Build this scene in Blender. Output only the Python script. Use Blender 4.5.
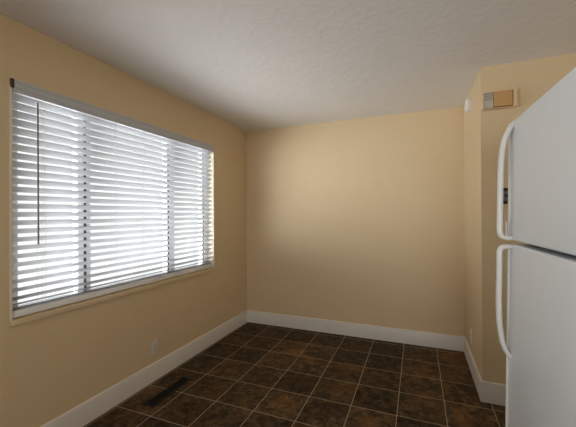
import bpy, bmesh, math, random
from mathutils import Vector, Matrix

S = bpy.context.scene
for o in list(bpy.data.objects):
    bpy.data.objects.remove(o)
R = math.radians

# ------------------------------------------------------------------ camera
H = 2.44                      # ceiling height; left wall x=0, back wall y=0
yaw, pitch, roll = 0.3832, 0.0035, -0.0048      # camera turned to the left
cd = bpy.data.cameras.new('camera')
cd.sensor_width = 36.0
cd.lens = 320.71 / 576 * 36.0
cd.clip_start = 0.05
cam = bpy.data.objects.new('camera', cd)
S.collection.objects.link(cam)
fw = Vector((-math.sin(yaw) * math.cos(pitch), math.cos(yaw) * math.cos(pitch), math.sin(pitch)))
rt = Vector((math.cos(yaw), math.sin(yaw), 0))
up = rt.cross(fw)
r2 = rt * math.cos(roll) + up * math.sin(roll)
u2 = -rt * math.sin(roll) + up * math.cos(roll)
m = Matrix((r2, u2, -fw)).transposed().to_4x4()
m.translation = Vector((2.0345, -3.6227, 1.3691))
cam.matrix_world = m
S.camera = cam

# ------------------------------------------------------------------ light
S.view_settings.view_transform = 'Standard'
S.view_settings.look = 'None'
S.view_settings.gamma = 1.0
S.view_settings.use_curve_mapping = False
S.view_settings.exposure = 0.03
S.cycles.use_denoising = True
S.cycles.max_bounces = 16
S.cycles.diffuse_bounces = 10
S.cycles.sample_clamp_indirect = 12.0

# Daylight as a procedural panorama: sky above, sunlit pale yard below the horizon. The unseen
# -y half is made far brighter to light the room; the +y half stays dim.
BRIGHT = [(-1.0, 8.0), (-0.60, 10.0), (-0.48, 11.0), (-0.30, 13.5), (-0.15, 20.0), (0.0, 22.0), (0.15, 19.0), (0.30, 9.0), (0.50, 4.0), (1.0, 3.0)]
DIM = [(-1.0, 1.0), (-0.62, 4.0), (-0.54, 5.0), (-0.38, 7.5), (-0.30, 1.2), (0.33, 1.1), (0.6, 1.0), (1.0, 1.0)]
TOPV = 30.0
w = bpy.data.worlds.new('sky')
S.world = w
w.use_nodes = True
N, L = w.node_tree.nodes, w.node_tree.links
bg = N['Background']
tcw = N.new('ShaderNodeTexCoord')
spw = N.new('ShaderNodeSeparateXYZ')
L.new(tcw.outputs['Generated'], spw.inputs[0])


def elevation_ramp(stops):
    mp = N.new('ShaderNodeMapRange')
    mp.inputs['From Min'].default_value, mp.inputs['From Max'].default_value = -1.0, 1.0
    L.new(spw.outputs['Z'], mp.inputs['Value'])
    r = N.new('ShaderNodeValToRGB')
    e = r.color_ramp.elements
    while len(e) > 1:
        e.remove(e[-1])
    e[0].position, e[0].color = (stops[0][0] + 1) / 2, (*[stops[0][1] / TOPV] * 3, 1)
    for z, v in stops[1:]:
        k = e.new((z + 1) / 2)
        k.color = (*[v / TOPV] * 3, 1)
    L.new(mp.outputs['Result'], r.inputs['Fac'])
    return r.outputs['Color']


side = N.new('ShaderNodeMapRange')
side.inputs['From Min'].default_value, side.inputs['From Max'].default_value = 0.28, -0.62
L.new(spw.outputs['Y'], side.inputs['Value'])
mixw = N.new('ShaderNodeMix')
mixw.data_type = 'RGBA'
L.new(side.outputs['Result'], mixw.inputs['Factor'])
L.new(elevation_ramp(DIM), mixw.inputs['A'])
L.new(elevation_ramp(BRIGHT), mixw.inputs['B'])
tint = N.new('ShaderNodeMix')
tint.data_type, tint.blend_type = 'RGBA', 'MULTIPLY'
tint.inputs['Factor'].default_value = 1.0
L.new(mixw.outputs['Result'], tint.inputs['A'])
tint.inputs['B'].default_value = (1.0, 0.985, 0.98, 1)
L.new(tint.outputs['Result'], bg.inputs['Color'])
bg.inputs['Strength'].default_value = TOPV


def portal(name, loc, rot, sx, sy):
    # marks a window opening for the sampler; gives off no light of its own
    l = bpy.data.lights.new(name, 'AREA')
    l.shape = 'RECTANGLE'
    l.size, l.size_y = sx, sy
    l.cycles.is_portal = True
    o = bpy.data.objects.new(name, l)
    o.location, o.rotation_euler = loc, rot
    S.collection.objects.link(o)


portal('window_daylight', (-0.145, -1.6475, 1.45), (0, R(-90), 0), 1.30, 1.84)
portal('fill_window_rear_portal', (2.55, -6.645, 1.275), (R(90), 0, 0), 1.2, 0.95)  # covers the added rear fill window
portal('fill_window_left_portal', (-0.145, -4.875, 1.525), (0, R(-90), 0), 1.05, 1.05)  # covers the added fill window in the left wall


# ------------------------------------------------------------------ materials
def mat(name, col, rough=0.5, metal=0.0, bump=None, spec=0.5):
    """Principled material; bump = (scale, strength, detail)."""
    m = bpy.data.materials.new(name)
    m.use_nodes = True
    nt = m.node_tree
    b = nt.nodes['Principled BSDF']
    b.inputs['Base Color'].default_value = (*col, 1)
    b.inputs['Roughness'].default_value = rough
    b.inputs['Metallic'].default_value = metal
    b.inputs['Specular IOR Level'].default_value = spec
    tc = nt.nodes.new('ShaderNodeTexCoord')
    if bump:
        n = nt.nodes.new('ShaderNodeTexNoise')
        n.inputs['Scale'].default_value = bump[0]
        n.inputs['Detail'].default_value = bump[2]
        bp = nt.nodes.new('ShaderNodeBump')
        bp.inputs['Strength'].default_value = bump[1]
        bp.inputs['Distance'].default_value = 0.01
        nt.links.new(tc.outputs['Object'], n.inputs['Vector'])
        nt.links.new(n.outputs['Fac'], bp.inputs['Height'])
        nt.links.new(bp.outputs['Normal'], b.inputs['Normal'])
    # a faint unevenness of tone, as paint and plastic have
    n2 = nt.nodes.new('ShaderNodeTexNoise')
    n2.inputs['Scale'].default_value = 6.0
    n2.inputs['Detail'].default_value = 3.0
    mx = nt.nodes.new('ShaderNodeMix')
    mx.data_type = 'RGBA'
    mx.inputs['A'].default_value = (*[c * 0.97 for c in col], 1)
    mx.inputs['B'].default_value = (*[min(1, c * 1.03) for c in col], 1)
    nt.links.new(tc.outputs['Object'], n2.inputs['Vector'])
    nt.links.new(n2.outputs['Fac'], mx.inputs['Factor'])
    nt.links.new(mx.outputs['Result'], b.inputs['Base Color'])
    return m


M = {}
M['wall'] = mat('tan_wall_paint', (0.675, 0.532, 0.335), 0.55, bump=(70, 0.10, 3), spec=0.35)
M['white_trim'] = mat('white_trim_paint', (0.72, 0.68, 0.63), 0.38, bump=(40, 0.04, 2))
M['cream_trim'] = mat('cream_trim_paint', (0.78, 0.70, 0.58), 0.4)
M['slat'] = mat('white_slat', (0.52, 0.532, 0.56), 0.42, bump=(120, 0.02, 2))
M['rail'] = mat('white_rail', (0.82, 0.82, 0.83), 0.42)
M['cord'] = mat('white_cord', (0.62, 0.62, 0.64), 0.8)
M['wand'] = mat('brown_wand', (0.24, 0.18, 0.15), 0.35)
M['bracket'] = mat('brown_bracket', (0.05, 0.03, 0.02), 0.5)
M['vinyl'] = mat('window_vinyl', (0.86, 0.87, 0.89), 0.4)
M['gasket'] = mat('black_gasket', (0.06, 0.06, 0.075), 0.6)
M['fridge'] = mat('fridge_enamel', (0.76, 0.80, 0.845), 0.33, bump=(260, 0.05, 2))
M['fridge_trim'] = mat('fridge_white_plastic', (0.76, 0.75, 0.72), 0.35)
M['fridge_gap'] = mat('fridge_grey_gasket', (0.07, 0.07, 0.075), 0.6)
M['plate'] = mat('ivory_plate', (0.66, 0.60, 0.50), 0.4)
M['plate_white'] = mat('white_plate', (0.80, 0.78, 0.74), 0.35)
M['slot'] = mat('slot_dark', (0.02, 0.018, 0.015), 0.7)
M['bronze'] = mat('dark_bronze', (0.045, 0.032, 0.022), 0.4, 0.3)
M['toggle'] = mat('grey_toggle', (0.16, 0.145, 0.13), 0.4)
M['vent'] = mat('brown_vent_metal', (0.022, 0.014, 0.010), 0.6, 0.0, spec=0.2)
M['vent_dark'] = mat('vent_louvre_duct_shade', (0.006, 0.005, 0.005), 0.9)  # near-black stands for shade inside the duct; louvres share it
M['chime_tan'] = mat('chime_tan', (0.52, 0.30, 0.115), 0.55)
M['chime_beige'] = mat('chime_beige', (0.72, 0.53, 0.31), 0.5)
M['chime_grey'] = mat('chime_grille', (0.50, 0.45, 0.39), 0.5)
M['chime_slot'] = mat('chime_slot', (0.16, 0.14, 0.12), 0.6)


def ceiling_material():
    m = mat('knockdown_ceiling', (0.78, 0.76, 0.74), 0.85, spec=0.2)
    nt = m.node_tree
    b = nt.nodes['Principled BSDF']
    tc = nt.nodes.new('ShaderNodeTexCoord')
    n = nt.nodes.new('ShaderNodeTexNoise')
    n.inputs['Scale'].default_value = 22
    n.inputs['Detail'].default_value = 5
    n.inputs['Distortion'].default_value = 0.6
    cr = nt.nodes.new('ShaderNodeValToRGB')
    cr.color_ramp.elements[0].position = 0.46
    cr.color_ramp.elements[1].position = 0.60
    bp = nt.nodes.new('ShaderNodeBump')
    bp.inputs['Strength'].default_value = 0.16
    bp.inputs['Distance'].default_value = 0.006
    nt.links.new(tc.outputs['Object'], n.inputs['Vector'])
    nt.links.new(n.outputs['Fac'], cr.inputs['Fac'])
    nt.links.new(cr.outputs['Color'], bp.inputs['Height'])
    nt.links.new(bp.outputs['Normal'], b.inputs['Normal'])
    return m


def floor_material():
    T, OX, OY, G = 0.311, 0.3424, -0.0785, 0.0042
    m = bpy.data.materials.new('slate_tile_floor')
    m.use_nodes = True
    nt = m.node_tree
    N, L = nt.nodes, nt.links
    b = N['Principled BSDF']

    def math_(op, a, c=None):
        n = N.new('ShaderNodeMath')
        n.operation = op
        for i, v in enumerate((a, c)):
            if v is None:
                continue
            if isinstance(v, (int, float)):
                n.inputs[i].default_value = v
            else:
                L.new(v, n.inputs[i])
        return n.outputs[0]

    tc = N.new('ShaderNodeTexCoord')
    sp = N.new('ShaderNodeSeparateXYZ')
    L.new(tc.outputs['Object'], sp.inputs[0])
    cells, dists = [], []
    for ax, off in (('X', OX), ('Y', OY)):
        v = math_('DIVIDE', math_('SUBTRACT', sp.outputs[ax], off), T)
        cells.append(math_('FLOOR', v))
        fr = math_('FRACT', v)
        dists.append(math_('MINIMUM', fr, math_('SUBTRACT', 1.0, fr)))
    dist = math_('MULTIPLY', math_('MINIMUM', *dists), T)
    cell = N.new('ShaderNodeCombineXYZ')
    L.new(cells[0], cell.inputs[0])
    L.new(cells[1], cell.inputs[1])
    wn = N.new('ShaderNodeTexWhiteNoise')
    wn.noise_dimensions = '3D'
    L.new(cell.outputs[0], wn.inputs['Vector'])
    # mottling differs from tile to tile
    off = N.new('ShaderNodeVectorMath')
    off.operation = 'MULTIPLY_ADD'
    L.new(wn.outputs['Color'], off.inputs[0])
    off.inputs[1].default_value = (40, 40, 40)
    L.new(tc.outputs['Object'], off.inputs[2])
    n1 = N.new('ShaderNodeTexNoise')
    n1.inputs['Scale'].default_value = 17
    n1.inputs['Detail'].default_value = 10
    n1.inputs['Roughness'].default_value = 0.72
    n1.inputs['Distortion'].default_value = 0.8
    L.new(off.outputs[0], n1.inputs['Vector'])
    n2 = N.new('ShaderNodeTexNoise')
    n2.inputs['Scale'].default_value = 4
    n2.inputs['Detail'].default_value = 4
    n2.inputs['Distortion'].default_value = 0.5
    L.new(off.outputs[0], n2.inputs['Vector'])
    cr = N.new('ShaderNodeValToRGB')
    e = cr.color_ramp.elements
    e[0].position, e[0].color = 0.36, (0.020, 0.0125, 0.0065, 1)
    e[1].position, e[1].color = 0.66, (0.165, 0.108, 0.054, 1)
    k = e.new(0.5)
    k.color = (0.066, 0.043, 0.022, 1)
    L.new(n1.outputs['Fac'], cr.inputs['Fac'])
    rust = N.new('ShaderNodeValToRGB')
    rust.color_ramp.elements[0].position = 0.50
    rust.color_ramp.elements[1].position = 0.66
    L.new(n2.outputs['Fac'], rust.inputs['Fac'])
    rfac = math_('MULTIPLY', rust.outputs['Color'], math_('MULTIPLY', wn.outputs['Value'], 0.75))
    mx = N.new('ShaderNodeMix')
    mx.data_type = 'RGBA'
    L.new(rfac, mx.inputs['Factor'])
    L.new(cr.outputs['Color'], mx.inputs['A'])
    mx.inputs['B'].default_value = (0.20, 0.092, 0.030, 1)
    # overall tone of each tile
    tone = N.new('ShaderNodeHueSaturation')
    L.new(mx.outputs['Result'], tone.inputs['Color'])
    L.new(math_('ADD', math_('MULTIPLY', wn.outputs['Value'], 0.55), 0.75), tone.inputs['Value'])
    gm = N.new('ShaderNodeMapRange')
    gm.inputs['From Min'].default_value = G * 0.42
    gm.inputs['From Max'].default_value = G * 0.62
    L.new(dist, gm.inputs['Value'])
    gx = N.new('ShaderNodeMix')
    gx.data_type = 'RGBA'
    L.new(gm.outputs['Result'], gx.inputs['Factor'])
    gx.inputs['A'].default_value = (0.52, 0.41, 0.29, 1)
    L.new(tone.outputs['Color'], gx.inputs['B'])
    L.new(gx.outputs['Result'], b.inputs['Base Color'])
    b.inputs['Roughness'].default_value = 0.6
    b.inputs['Specular IOR Level'].default_value = 0.12
    hb = math_('ADD', math_('MULTIPLY', n1.outputs['Fac'], 0.35), gm.outputs['Result'])
    bp = N.new('ShaderNodeBump')
    bp.inputs['Strength'].default_value = 0.35
    bp.inputs['Distance'].default_value = 0.004
    L.new(hb, bp.inputs['Height'])
    L.new(bp.outputs['Normal'], b.inputs['Normal'])
    return m


def glass_material():
    m = bpy.data.materials.new('window_glass')
    m.use_nodes = True
    nt = m.node_tree
    nt.nodes.remove(nt.nodes['Principled BSDF'])
    out = nt.nodes['Material Output']
    t = nt.nodes.new('ShaderNodeBsdfTransparent')
    t.inputs['Color'].default_value = (0.95, 0.97, 0.97, 1)
    g = nt.nodes.new('ShaderNodeBsdfGlossy')
    g.inputs['Roughness'].default_value = 0.02
    # thin pane: about 3 % reflection square on, more at a grazing angle, the same from both faces
    lw = nt.nodes.new('ShaderNodeLayerWeight')
    pw = nt.nodes.new('ShaderNodeMath')
    pw.operation = 'POWER'
    pw.inputs[1].default_value = 5.0
    nt.links.new(lw.outputs['Facing'], pw.inputs[0])
    f = nt.nodes.new('ShaderNodeMath')
    f.operation = 'MULTIPLY_ADD'
    f.inputs[1].default_value, f.inputs[2].default_value = 0.45, 0.03
    nt.links.new(pw.outputs[0], f.inputs[0])
    x = nt.nodes.new('ShaderNodeMixShader')
    nt.links.new(f.outputs[0], x.inputs[0])
    nt.links.new(t.outputs[0], x.inputs[1])
    nt.links.new(g.outputs[0], x.inputs[2])
    nt.links.new(x.outputs[0], out.inputs['Surface'])
    return m


M['ceiling'] = ceiling_material()
M['floor'] = floor_material()
M['glass'] = glass_material()


# ------------------------------------------------------------------ mesh helpers
def box(bm, lo, hi, bevel=0.0, seg=2, rot=None, pivot=None):
    """Axis-aligned box lo..hi, optionally bevelled, optionally turned by matrix rot about pivot."""
    c = [(a + b) / 2 for a, b in zip(lo, hi)]
    d = [abs(b - a) for a, b in zip(lo, hi)]
    g = bmesh.ops.create_cube(bm, size=1.0, matrix=Matrix.Translation(c) @ Matrix.Diagonal((*d, 1)))
    vs = g['verts']
    if bevel:
        es = list({e for v in vs for e in v.link_edges})
        q = bmesh.ops.bevel(bm, geom=es, offset=bevel, segments=seg, affect='EDGES', profile=0.5)
        vs = list({v for f in q['faces'] for v in f.verts} | {v for v in vs if v.is_valid})
    if rot is not None:
        bmesh.ops.rotate(bm, verts=vs, cent=pivot or c, matrix=rot)
    return vs


def prism(bm, pts, axis, a, b):
    """Extrude a closed outline (list of 2D points) along axis from a to b; the outline lies in the other two axes."""
    def P(p, t):
        return {'x': (t, p[0], p[1]), 'y': (p[0], t, p[1]), 'z': (p[0], p[1], t)}[axis]
    A = [bm.verts.new(P(p, a)) for p in pts]
    B = [bm.verts.new(P(p, b)) for p in pts]
    n = len(pts)
    for i in range(n):
        bm.faces.new((A[i], A[(i + 1) % n], B[(i + 1) % n], B[i]))
    bm.faces.new(A[::-1])
    bm.faces.new(B)
    return A + B


def tube(bm, path, sec, closed_ends=True):
    """Sweep an elliptical section (list of (u, v)) along path; path entries are (point, U axis, V axis)."""
    rings = [[bm.verts.new(Vector(p) + U * u + V * v) for u, v in sec] for p, U, V in path]
    n = len(sec)
    for a, b in zip(rings, rings[1:]):
        for i in range(n):
            bm.faces.new((a[i], a[(i + 1) % n], b[(i + 1) % n], b[i]))
    if closed_ends:
        bm.faces.new(rings[0][::-1])
        bm.faces.new(rings[-1])


def rod(bm, a, b, r, n=10):
    a, b = Vector(a), Vector(b)
    d = (b - a).normalized()
    U = d.orthogonal().normalized()
    V = d.cross(U)
    sec = [(r * math.cos(2 * math.pi * i / n), r * math.sin(2 * math.pi * i / n)) for i in range(n)]
    tube(bm, [(a, U, V), (b, U, V)], sec)


def lathe(bm, prof, center, axis='x', n=40):
    """Revolve profile [(distance along axis, radius)] around an axis through center."""
    rings = []
    for h, r in prof:
        ring = []
        for i in range(n):
            t = 2 * math.pi * i / n
            c, s = r * math.cos(t), r * math.sin(t)
            q = {'x': (h, c, s), 'y': (c, h, s), 'z': (c, s, h)}[axis]
            ring.append(bm.verts.new(Vector(center) + Vector(q)))
        rings.append(ring)
    for a, b in zip(rings, rings[1:]):
        for i in range(n):
            bm.faces.new((a[i], a[(i + 1) % n], b[(i + 1) % n], b[i]))
    bm.faces.new(rings[0][::-1])
    bm.faces.new(rings[-1])


def obj(name, bm, material, parent=None, smooth=None, kind=None, label=None):
    bmesh.ops.recalc_face_normals(bm, faces=bm.faces)
    me = bpy.data.meshes.new(name)
    bm.to_mesh(me)
    bm.free()
    me.materials.append(material)
    if smooth:
        me.shade_smooth()
        me.set_sharp_from_angle(angle=R(smooth))
    o = bpy.data.objects.new(name, me)
    S.collection.objects.link(o)
    if parent is not None:
        o.parent = parent
    if kind:
        o['kind'] = kind
    if label:
        o['label'] = label
    return o


def thing(name, label, cat, loc, rot=(0, 0, 0)):
    o = bpy.data.objects.new(name, None)
    o.empty_display_size = 0.1
    o.location, o.rotation_euler = loc, rot
    S.collection.objects.link(o)
    o['label'], o['category'] = label, cat
    return o


def NB():
    return bmesh.new()


def struct_box(name, lo, hi, material, bevel=0.0):
    bm = NB()
    box(bm, lo, hi, bevel)
    return obj(name, bm, material, kind='structure')


# ------------------------------------------------------------------ room shell
RX, PY = 2.47, -0.914          # left face and near face of the jutting wall on the right
EX, FY = 3.32, -6.5            # kitchen's far side wall, wall behind the camera
WY0, WY1, WZ0, WZ1 = -2.575, -0.718, 0.775, 2.105      # window opening
TH = 0.15


def wall_with_hole(name, axis, a, b, u0, u1, z0, z1, h):
    """Wall slab from a to b along axis, spanning u0..u1 and z0..z1, with a rectangular hole h = (u0, u1, z0, z1)."""
    bm = NB()
    us, zs = [u0, h[0], h[1], u1], [z0, h[2], h[3], z1]

    def P(t, u, z):
        return (t, u, z) if axis == 'x' else (u, t, z)
    vs = {}
    for t in (a, b):
        for i, u in enumerate(us):
            for j, z in enumerate(zs):
                vs[t, i, j] = bm.verts.new(P(t, u, z))
    for t in (a, b):
        for i in range(3):
            for j in range(3):
                if (i, j) != (1, 1):
                    bm.faces.new([vs[t, i, j], vs[t, i + 1, j], vs[t, i + 1, j + 1], vs[t, i, j + 1]])
    ring_o = [(i, 0) for i in range(3)] + [(3, j) for j in range(3)] + [(3 - i, 3) for i in range(3)] + [(0, 3 - j) for j in range(3)]
    ring_i = [(1, 1), (2, 1), (2, 2), (1, 2)]
    for ring in (ring_o, ring_i):
        for p, q in zip(ring, ring[1:] + ring[:1]):
            bm.faces.new([vs[a, *p], vs[a, *q], vs[b, *q], vs[b, *p]])
    return obj(name, bm, M['wall'], kind='structure')


struct_box('floor', (-TH, FY - TH, -0.12), (EX + TH, TH, 0.0), M['floor'])
struct_box('ceiling', (-TH, FY - TH, H), (EX + TH, TH, H + 0.12), M['ceiling'])
wall_with_hole('wall_left', 'x', -TH, 0.0, -4.0, TH, 0.0, H, (WY0, WY1, WZ0, WZ1))
B2 = (-5.40, -4.35, 1.00, 2.05)  # unseen opening added to let in fill light
wall_with_hole('wall_left_kitchen', 'x', -TH, 0.0, FY, -4.0, 0.0, H, B2)
struct_box('wall_back', (0, 0, 0), (RX, TH, H), M['wall'])
struct_box('wall_right', (RX, PY, 0), (EX + TH, TH, H), M['wall'])
struct_box('wall_kitchen', (EX, FY - TH, 0), (EX + TH, PY, H), M['wall'])
B3 = (1.95, 3.15, 0.80, 1.75)  # unseen rear opening, added and placed for fill light
wall_with_hole('wall_front', 'y', FY - TH, FY, -TH, EX, 0.0, H, B3)


# baseboards: flat board with an eased top edge, mitred at the corners
BT, BH = 0.015, 0.1477
BASE = [(0, 0), (BT, 0), (BT, BH - 0.009), (BT - 0.002, BH - 0.004), (BT - 0.006, BH - 0.001), (BT - 0.010, BH), (0, BH)]


def baseboard(name, p, q, nrm, m0, m1):
    """Board along the wall line p-q, thickness towards nrm; m0, m1: +1 inside corner, -1 outside corner, 0 square."""
    p, q, nrm = Vector(p), Vector(q), Vector(nrm)
    d = (q - p).normalized()
    bm = NB()
    A = [bm.verts.new(p + nrm * t + d * (t * m0) + Vector((0, 0, z))) for t, z in BASE]
    B = [bm.verts.new(q + nrm * t - d * (t * m1) + Vector((0, 0, z))) for t, z in BASE]
    n = len(BASE)
    for i in range(n):
        bm.faces.new((A[i], A[(i + 1) % n], B[(i + 1) % n], B[i]))
    bm.faces.new(A[::-1])
    bm.faces.new(B)
    return obj(name, bm, M['white_trim'], kind='structure', smooth=40)


baseboard('baseboard_left', (0, FY, 0), (0, 0, 0), (1, 0, 0), 0, 1)
baseboard('baseboard_back', (0, 0, 0), (RX, 0, 0), (0, -1, 0), 1, 1)
baseboard('baseboard_right', (RX, 0, 0), (RX, PY, 0), (-1, 0, 0), 1, -1)
baseboard('baseboard_corner', (RX, PY, 0), (EX, PY, 0), (0, -1, 0), -1, 0)

# ------------------------------------------------------------------ window
WX = -0.125                    # window unit sits in the outer half of the wall
wr = bpy.data.objects.new('window_1', None)
wr.location = (WX, (WY0 + WY1) / 2, WZ0)
S.collection.objects.link(wr)
wr['kind'] = 'structure'


def wobj(name, bm, material, root=wr, smooth=None):
    o = obj(name, bm, material, root, kind='structure', smooth=smooth)
    o.matrix_parent_inverse = Matrix.Translation(root.location).inverted()
    return o


bm = NB()
fx0, fx1 = WX - 0.02, WX + 0.045
box(bm, (fx0, WY0, WZ0), (fx1, WY0 + 0.075, WZ1), 0.004)
box(bm, (fx0, WY1 - 0.065, WZ0), (fx1, WY1, WZ1), 0.004)
box(bm, (fx0, WY0 + 0.075, WZ0), (fx1, WY1 - 0.065, WZ0 + 0.07), 0.004)
box(bm, (fx0, WY0 + 0.075, WZ1 - 0.06), (fx1, WY1 - 0.065, WZ1), 0.004)
wobj('window_frame', bm, M['vinyl'])
zlo, zhi = WZ0 + 0.07, WZ1 - 0.06
for y0, y1, g0, g1 in ((-2.150, -2.056, -2.108, -2.093), (-1.318, -1.222, -1.318, -1.300)):
    bm = NB()
    box(bm, (fx0 + 0.006, y0, zlo), (fx1 - 0.006, y1, zhi), 0.004)
    wobj('window_stile', bm, M['vinyl'])
    bm = NB()
    box(bm, (fx1 - 0.007, g0, zlo), (fx1 - 0.001, g1, zhi), 0.001)
    wobj('window_gasket', bm, M['gasket'])
bm = NB()
box(bm, (fx1 - 0.010, WY1 - 0.083, zlo), (fx1 - 0.001, WY1 - 0.065, zhi), 0.001)
wobj('window_gasket', bm, M['gasket'])
for y0, y1 in ((WY0 + 0.075, -2.150), (-2.056, -1.318), (-1.222, WY1 - 0.065)):
    bm = NB()
    box(bm, (WX + 0.003, y0, zlo), (WX + 0.007, y1, zhi))
    wobj('window_glass', bm, M['glass'])

# painted sill board and the thin bead at the two sides of the opening
struct_box('trim_1', (-0.075, WY0 - 0.004, WZ0), (0.020, WY1 + 0.012, WZ0 + 0.031), M['wall'], 0.004)
bm = NB()
box(bm, (-0.002, WY0 - 0.008, WZ0 + 0.031), (0.004, WY0 + 0.004, WZ1 - 0.03), 0.0015)
obj('trim_2', bm, M['cream_trim'], kind='structure')
bm = NB()
box(bm, (-0.075, WY1 - 0.004, WZ0 + 0.031), (0.004, WY1 + 0.008, WZ1 - 0.03), 0.0015)
obj('trim_3', bm, M['cream_trim'], kind='structure')

# added window, unseen behind the camera, brings fill light to fridge and walls
w2 = bpy.data.objects.new('fill_window_left', None)
w2.location = (-0.1, -4.875, B2[2])
S.collection.objects.link(w2)
w2['kind'] = 'structure'
bm = NB()
box(bm, (-0.13, B2[0], B2[2]), (-0.07, B2[0] + 0.05, B2[3]), 0.004)
box(bm, (-0.13, B2[1] - 0.05, B2[2]), (-0.07, B2[1], B2[3]), 0.004)
box(bm, (-0.13, B2[0] + 0.05, B2[2]), (-0.07, B2[1] - 0.05, B2[2] + 0.05), 0.004)
box(bm, (-0.13, B2[0] + 0.05, B2[3] - 0.05), (-0.07, B2[1] - 0.05, B2[3]), 0.004)
wobj('window_frame', bm, M['vinyl'], w2)
bm = NB()
box(bm, (-0.102, B2[0] + 0.05, B2[2] + 0.05), (-0.098, B2[1] - 0.05, B2[3] - 0.05))
wobj('window_glass', bm, M['glass'], w2)

w3 = bpy.data.objects.new('fill_window_rear', None)  # added rear window, out of view, fills back wall and left wall with light
w3.location = (2.55, FY - 0.1, B3[2])
S.collection.objects.link(w3)
w3['kind'] = 'structure'
bm = NB()
a, b = FY - 0.13, FY - 0.07
box(bm, (B3[0], a, B3[2]), (B3[0] + 0.05, b, B3[3]), 0.004)
box(bm, (B3[1] - 0.05, a, B3[2]), (B3[1], b, B3[3]), 0.004)
box(bm, (B3[0] + 0.05, a, B3[2]), (B3[1] - 0.05, b, B3[2] + 0.05), 0.004)
box(bm, (B3[0] + 0.05, a, B3[3] - 0.05), (B3[1] - 0.05, b, B3[3]), 0.004)
wobj('window_frame', bm, M['vinyl'], w3)
bm = NB()
box(bm, (B3[0] + 0.05, FY - 0.102, B3[2] + 0.05), (B3[1] - 0.05, FY - 0.098, B3[3] - 0.05))
wobj('window_glass', bm, M['glass'], w3)

# ------------------------------------------------------------------ window blind
YC, XB = (WY0 + WY1) / 2, -0.031
bl = thing('window_blind', 'wide white horizontal slat blind, half open, in the window of the left wall', 'blind',
           (0, YC, WZ0 + 0.031))


def bobj(name, bm, material, parent=bl, smooth=None, label=None):
    o = obj(name, bm, material, parent, smooth=smooth, label=label)
    o.matrix_parent_inverse = Matrix.Translation(bl.location).inverted()
    return o


SY0, SY1 = WY0 + 0.008, WY1 - 0.010
PITCH, NS, ZTOP, TILT = 0.0465, 25, 2.028, R(34.5)


def slat(bm, z, tilt, y0=SY0, y1=SY1):
    """One 50 mm faux-wood slat with a slight crown; tilt lifts the edge on the room side."""
    top, bot = [], []
    for i in range(7):
        u = -0.025 + 0.05 * i / 6
        c = 0.0022 * (1 - (u / 0.025) ** 2)
        t = 0.0013 * (1 if 0 < i < 6 else 0.35)
        top.append((u, c + t))
        bot.append((u, c - t))
    out = top + bot[::-1]
    c, s = math.cos(tilt), math.sin(tilt)
    pts = [(XB + u * c - v * s, z + u * s + v * c) for u, v in out]
    prism(bm, pts, 'y', y0, y1)


bm = NB()
for i in range(NS):
    slat(bm, ZTOP - i * PITCH, TILT)
zlast = ZTOP - (NS - 1) * PITCH
slat(bm, 0.8565, R(3))
slat(bm, 0.8665, R(12))
slat(bm, 0.8800, R(24))
bobj('slats', bm, M['slat'], smooth=35)
bm = NB()
box(bm, (XB - 0.026, SY0, 0.812), (XB + 0.026, SY1, 0.850), 0.006, 3)
bobj('bottom_rail', bm, M['rail'], smooth=35)
bm = NB()
box(bm, (XB - 0.028, SY0, 2.052), (XB + 0.018, SY1, WZ1 - 0.003), 0.002)
bobj('headrail', bm, M['slat'])
# valance with a routed profile
x0 = -0.010
prof = [(x0, 2.044), (x0 + 0.016, 2.044), (x0 + 0.019, 2.049), (x0 + 0.019, 2.058), (x0 + 0.015, 2.061), (x0 + 0.015, 2.066),
        (x0 + 0.020, 2.070), (x0 + 0.020, 2.088), (x0 + 0.016, 2.092), (x0 + 0.016, 2.097), (x0 + 0.020, 2.101),
        (x0 + 0.020, 2.110), (x0 + 0.016, 2.114), (x0, 2.114)]
prof = [(max(a, 0.0005), z) for a, z in prof]
bm = NB()
prism(bm, prof, 'y', WY0 + 0.012, WY1 + 0.004)
bobj('valance', bm, M['slat'], smooth=30)
bm = NB()
box(bm, (0.0005, WY0 - 0.006, 2.064), (0.012, WY0 + 0.010, 2.114), 0.002)
bobj('end_bracket', bm, M['bracket'], label='dark brown end bracket')
# cords: a front and a rear ladder cord plus lift cord at each station, with a rung under every slat
for y in (-2.416, -1.926, -1.678, -1.031):
    bm = NB()
    ex = 0.0255 * math.cos(TILT)
    for dx in (-ex - 0.001, ex + 0.001):
        rod(bm, (XB + dx, y, 0.83), (XB + dx, y, 2.06), 0.0009, 6)
    rod(bm, (XB + ex + 0.001, y + 0.016, 0.83), (XB + ex + 0.001, y + 0.016, 2.06), 0.0011, 6)
    for i in range(NS):
        z = ZTOP - i * PITCH - 0.003
        s = 0.0255 * math.sin(TILT)
        rod(bm, (XB - ex, y, z - s), (XB + ex, y, z + s), 0.0007, 5)
    bobj('ladder_cord', bm, M['cord'])
bm = NB()
rod(bm, (0.020, -2.452, 1.205), (0.016, -2.452, 2.018), 0.0042, 8)
wand = bobj('tilt_wand', bm, M['wand'], smooth=50, label='dark brown tilt wand')
bm = NB()
rod(bm, (0.016, -2.452, 2.016), (0.004, -2.452, 2.046), 0.002, 6)
bobj('wand_hook', bm, M['cord'], wand)

# ------------------------------------------------------------------ refrigerator
# local frame: origin under the far front edge of the doors, -x is the front, -y runs towards the camera
fr = thing('refrigerator', 'white top-freezer refrigerator with two bowed handles at the right edge of the photo', 'refrigerator',
           (2.379, -2.0, 0.0), (0, R(0.9), R(1.4)))
FWD, DT, FTOP = 0.74, 0.062, 1.758
FZ, LZ = 1.257, 1.243


def fobj(name, bm, material, parent=fr, smooth=35, label=None):
    return obj(name, bm, material, parent, smooth=smooth, label=label)


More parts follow.
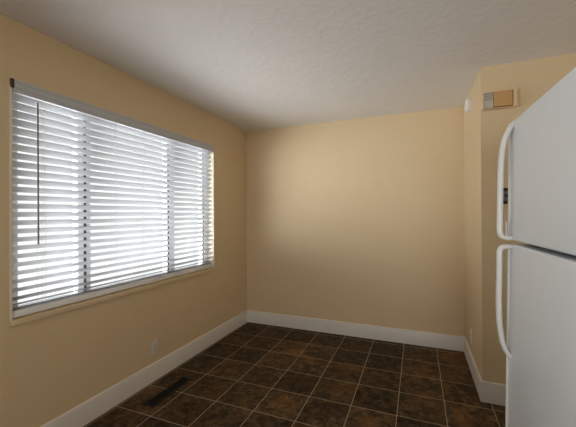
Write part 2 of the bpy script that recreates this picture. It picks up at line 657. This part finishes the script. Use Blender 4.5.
bm = NB()
box(bm, (DT + 0.014, -FWD + 0.004, 0.045), (DT + 0.66, -0.004, FTOP - 0.012), 0.008, 3)
fobj('body', bm, M['fridge'])
bm = NB()
box(bm, (DT - 0.002, -FWD + 0.012, 0.12), (DT + 0.0145, -0.012, FTOP - 0.02), 0.002)
fobj('door_gasket', bm, M['fridge_gap'], label='dark grey door gasket')
bm = NB()
box(bm, (0.03, -FWD + 0.02, 0.02), (DT + 0.02, -0.02, 0.095), 0.004)
for i in range(5):
    box(bm, (0.026, -FWD + 0.05, 0.032 + i * 0.012), (0.031, -0.05, 0.037 + i * 0.012))
fobj('kick_grille', bm, M['fridge_trim'])
for x in (0.09, DT + 0.60):
    for y in (-0.06, -FWD + 0.06):
        bm = NB()
        lathe(bm, [(0.0, 0.022), (0.012, 0.022), (0.014, 0.010), (0.05, 0.010)], (x, y, 0.0 + (x * math.tan(R(0.9)))), 'z', 20)
        fobj('foot', bm, M['fridge_gap'])


def door(name, z0, z1):
    bm = NB()
    box(bm, (0.0, -FWD, z0), (DT, 0.0, z1), 0.010, 4)
    d = fobj(name, bm, M['fridge'])
    # raised trim strip down the opening edge
    bm = NB()
    box(bm, (-0.008, -0.008, z0 + 0.004), (0.012, 0.001, z1 - 0.006), 0.003, 3)
    fobj('edge_strip', bm, M['fridge_trim'], d)
    return d


fd = door('freezer_door', FZ, FTOP)
ld = door('fresh_food_door', 0.105, LZ)


def handle(pts, parent):
    """Bowed bar handle swept along pts = (stand-off, z) beside the opening edge."""
    # resample with a Catmull-Rom spline
    P = [Vector((-a, 0, z)) for a, z in pts]
    Q = [P[0] * 2 - P[1]] + P + [P[-1] * 2 - P[-2]]
    path = []
    for i in range(1, len(Q) - 2):
        for k in range(8):
            t = k / 8
            a, b, c, d = Q[i - 1:i + 3]
            path.append(0.5 * ((2 * b) + (c - a) * t + (2 * a - 5 * b + 4 * c - d) * t * t + (3 * b - a - 3 * c + d) * t ** 3))
    path.append(P[-1])
    n = 14
    sec = []
    for i in range(n):
        t = 2 * math.pi * i / n
        sgn = lambda v: math.copysign(abs(v) ** 0.7, v)
        sec.append((0.0100 * sgn(math.cos(t)), 0.017 * sgn(math.sin(t))))
    rows = []
    for i, p in enumerate(path):
        d = (path[min(i + 1, len(path) - 1)] - path[max(i - 1, 0)]).normalized()
        V = Vector((0, 1, 0))
        U = V.cross(d).normalized()
        rows.append((p + Vector((0, -0.030, 0)), U, V))
    bm = NB()
    tube(bm, rows, sec)
    return fobj('handle', bm, M['fridge_trim'], parent, smooth=60)


h1 = handle([(-0.004, FTOP - 0.012), (0.010, FTOP - 0.032), (0.026, FTOP - 0.068), (0.035, FTOP - 0.110), (0.040, FTOP - 0.160),
             (0.042, FTOP - 0.22), (0.043, 1.46), (0.043, 1.36), (0.043, 1.305), (0.041, 1.284), (0.034, 1.272), (0.024, 1.268), (0.010, 1.267), (-0.004, 1.267)], fd)
bm = NB()
box(bm, (-0.022, -0.033, 1.270), (-0.017, -0.027, 1.335), 0.0015)
fobj('handle_rib', bm, M['fridge_trim'], h1)
h2 = handle([(-0.004, 1.231), (0.010, 1.231), (0.024, 1.230), (0.034, 1.226), (0.041, 1.214), (0.043, 1.192), (0.043, 1.12), (0.044, 1.03),
             (0.043, 0.965), (0.041, 0.920), (0.036, 0.870), (0.026, 0.820), (0.010, 0.784), (-0.004, 0.770)], ld)
bm = NB()
box(bm, (0.02, -FWD + 0.01, FTOP + 0.0005), (0.12, -FWD + 0.075, FTOP + 0.014), 0.004)
fobj('hinge_cover', bm, M['fridge_trim'])

# ------------------------------------------------------------------ door chime on the jutting wall
ch = thing('door_chime', 'wide tan and beige door chime box high on the jutting wall near the ceiling', 'door chime', (2.578, PY, 2.18))
CW, CH, CD = 0.105, 0.062, 0.048
bm = NB()
box(bm, (-CW, -0.010, -CH), (CW, -0.0005, CH), 0.003)
box(bm, (-CW, -CD, -CH), (-CW + 0.008, -0.010, CH), 0.002)
box(bm, (CW - 0.022, -CD, -CH), (CW, -0.010, CH), 0.002)
box(bm, (-CW + 0.008, -CD + 0.004, CH - 0.007), (CW - 0.022, -0.010, CH), 0.002)
box(bm, (-CW + 0.008, -CD + 0.012, -CH), (CW - 0.022, -0.010, -CH + 0.006), 0.002)
obj('case', bm, M['chime_beige'], ch)
bm = NB()
box(bm, (-CW + 0.072, -CD - 0.003, -CH + 0.010), (CW - 0.026, -0.012, CH - 0.008), 0.003)
obj('front_panel', bm, M['chime_tan'], ch, label='orange tan front panel')
bm = NB()
box(bm, (-CW + 0.008, -CD + 0.008, -CH + 0.008), (-CW + 0.070, -0.012, CH - 0.008), 0.001)
gr_ = obj('side_grille', bm, M['chime_grey'], ch, label='grey grille')
bm = NB()
for i in range(4):
    z = CH - 0.020 - i * 0.013
    box(bm, (-CW + 0.014, -CD + 0.0065, z), (-CW + 0.064, -CD + 0.009, z + 0.004))
obj('slots', bm, M['chime_slot'], gr_)

# ------------------------------------------------------------------ round detector on the jutting wall's side
sd = thing('smoke_detector', 'round white detector on the side of the jutting wall just under the ceiling', 'smoke detector', (RX, -0.39, 2.33))
bm = NB()
lathe(bm, [(-0.0005, 0.068), (-0.009, 0.068), (-0.010, 0.066)], (0, 0, 0), 'x')
obj('base_plate', bm, M['plate_white'], sd, smooth=40)
bm = NB()
lathe(bm, [(-0.010, 0.062), (-0.022, 0.061), (-0.030, 0.055), (-0.034, 0.045), (-0.036, 0.020), (-0.036, 0.004)], (0, 0, 0), 'x')
cov = obj('cover', bm, M['plate_white'], sd, smooth=40)
bm = NB()
for i in range(24):
    t = 2 * math.pi * i / 24
    rm = Matrix.Rotation(t, 3, 'X')
    box(bm, (-0.020, -0.004, 0.0600), (-0.013, 0.004, 0.0622), rot=rm, pivot=(0, 0, 0))
obj('vent_slots', bm, M['chime_grey'], cov)


# ------------------------------------------------------------------ outlets and switch
def outlet(label, loc, rotz, w, h, mt):
    """Duplex outlet; local +x points out of the wall."""
    o = thing('wall_outlet', label, 'outlet', loc, (0, 0, rotz))
    bm = NB()
    box(bm, (0.0005, -w / 2, -h / 2), (0.007, w / 2, h / 2), 0.0025, 3)
    obj('cover_plate', bm, mt, o, smooth=35)
    for z in (0.020, -0.020):
        bm = NB()
        box(bm, (0.006, -0.0165, z - 0.0145), (0.010, 0.0165, z + 0.0145), 0.0015)
        r_ = obj('socket', bm, mt, o)
        bm = NB()
        box(bm, (0.0095, -0.008, z - 0.004), (0.0103, -0.006, z + 0.006))
        box(bm, (0.0095, 0.006, z - 0.004), (0.0103, 0.008, z + 0.005))
        box(bm, (0.0095, -0.002, z - 0.011), (0.0103, 0.002, z - 0.007))
        obj('slots', bm, M['slot'], r_)
    bm = NB()
    lathe(bm, [(0.006, 0.0032), (0.0082, 0.003), (0.0085, 0.0015)], (0, 0, 0), 'x', 12)
    obj('screw', bm, mt, o)
    return o


outlet('ivory wall outlet low on the left wall under the window', (0, -1.563, 0.270), 0, 0.080, 0.125, M['plate'])
outlet('white wall outlet low on the side of the jutting wall, seen edge-on', (RX, -0.435, 0.300), math.pi, 0.072, 0.116, M['plate_white'])

sw = thing('wall_switch', 'dark brown switch plate on the jutting wall, seen through the freezer handle', 'light switch', (2.626, PY, 1.495))
bm = NB()
box(bm, (-0.036, -0.007, -0.058), (0.036, -0.0005, 0.058), 0.0025, 3)
obj('cover_plate', bm, M['bronze'], sw, smooth=35)
bm = NB()
box(bm, (-0.020, -0.0095, -0.034), (0.020, -0.0065, 0.034), 0.0015)
pd = obj('surround', bm, M['toggle'], sw, label='grey switch surround')
bm = NB()
box(bm, (-0.010, -0.020, -0.008), (0.010, -0.009, 0.012), 0.002, rot=Matrix.Rotation(R(18), 3, 'X'))
obj('toggle', bm, M['slot'], pd)

# ------------------------------------------------------------------ floor vent
fv = thing('floor_vent', 'long dark brown floor vent set in the tiles beside the left baseboard', 'floor vent', (0.236, -1.650, 0.0))
hw, hl = 0.046, 0.212
bm = NB()
for lo, hi in (((-hw, -hl), (-0.033, hl)), ((0.033, -hl), (hw, hl)), ((-0.033, -hl), (0.033, -hl + 0.022)), ((-0.033, hl - 0.022), (0.033, hl))):
    box(bm, (lo[0], lo[1], 0.0005), (hi[0], hi[1], 0.005), 0.0015)
box(bm, (-0.033, -0.005, 0.0005), (0.033, 0.005, 0.0045), 0.001)
obj('frame', bm, M['vent'], fv)
bm = NB()
box(bm, (-0.033, -hl + 0.022, 0.0003), (0.033, hl - 0.022, 0.001))
obj('shaft_shade_sheet', bm, M['vent_dark'], fv)  # thin black sheet on the floor, painted shade in place of a duct
bm = NB()
n = 26
for i in range(n):
    y = -hl + 0.028 + (2 * hl - 0.056) * i / (n - 1)
    if abs(y) > 0.006:
        box(bm, (-0.033, y - 0.0012, 0.001), (0.033, y + 0.0012, 0.004))
obj('louvres', bm, M['vent_dark'], fv)
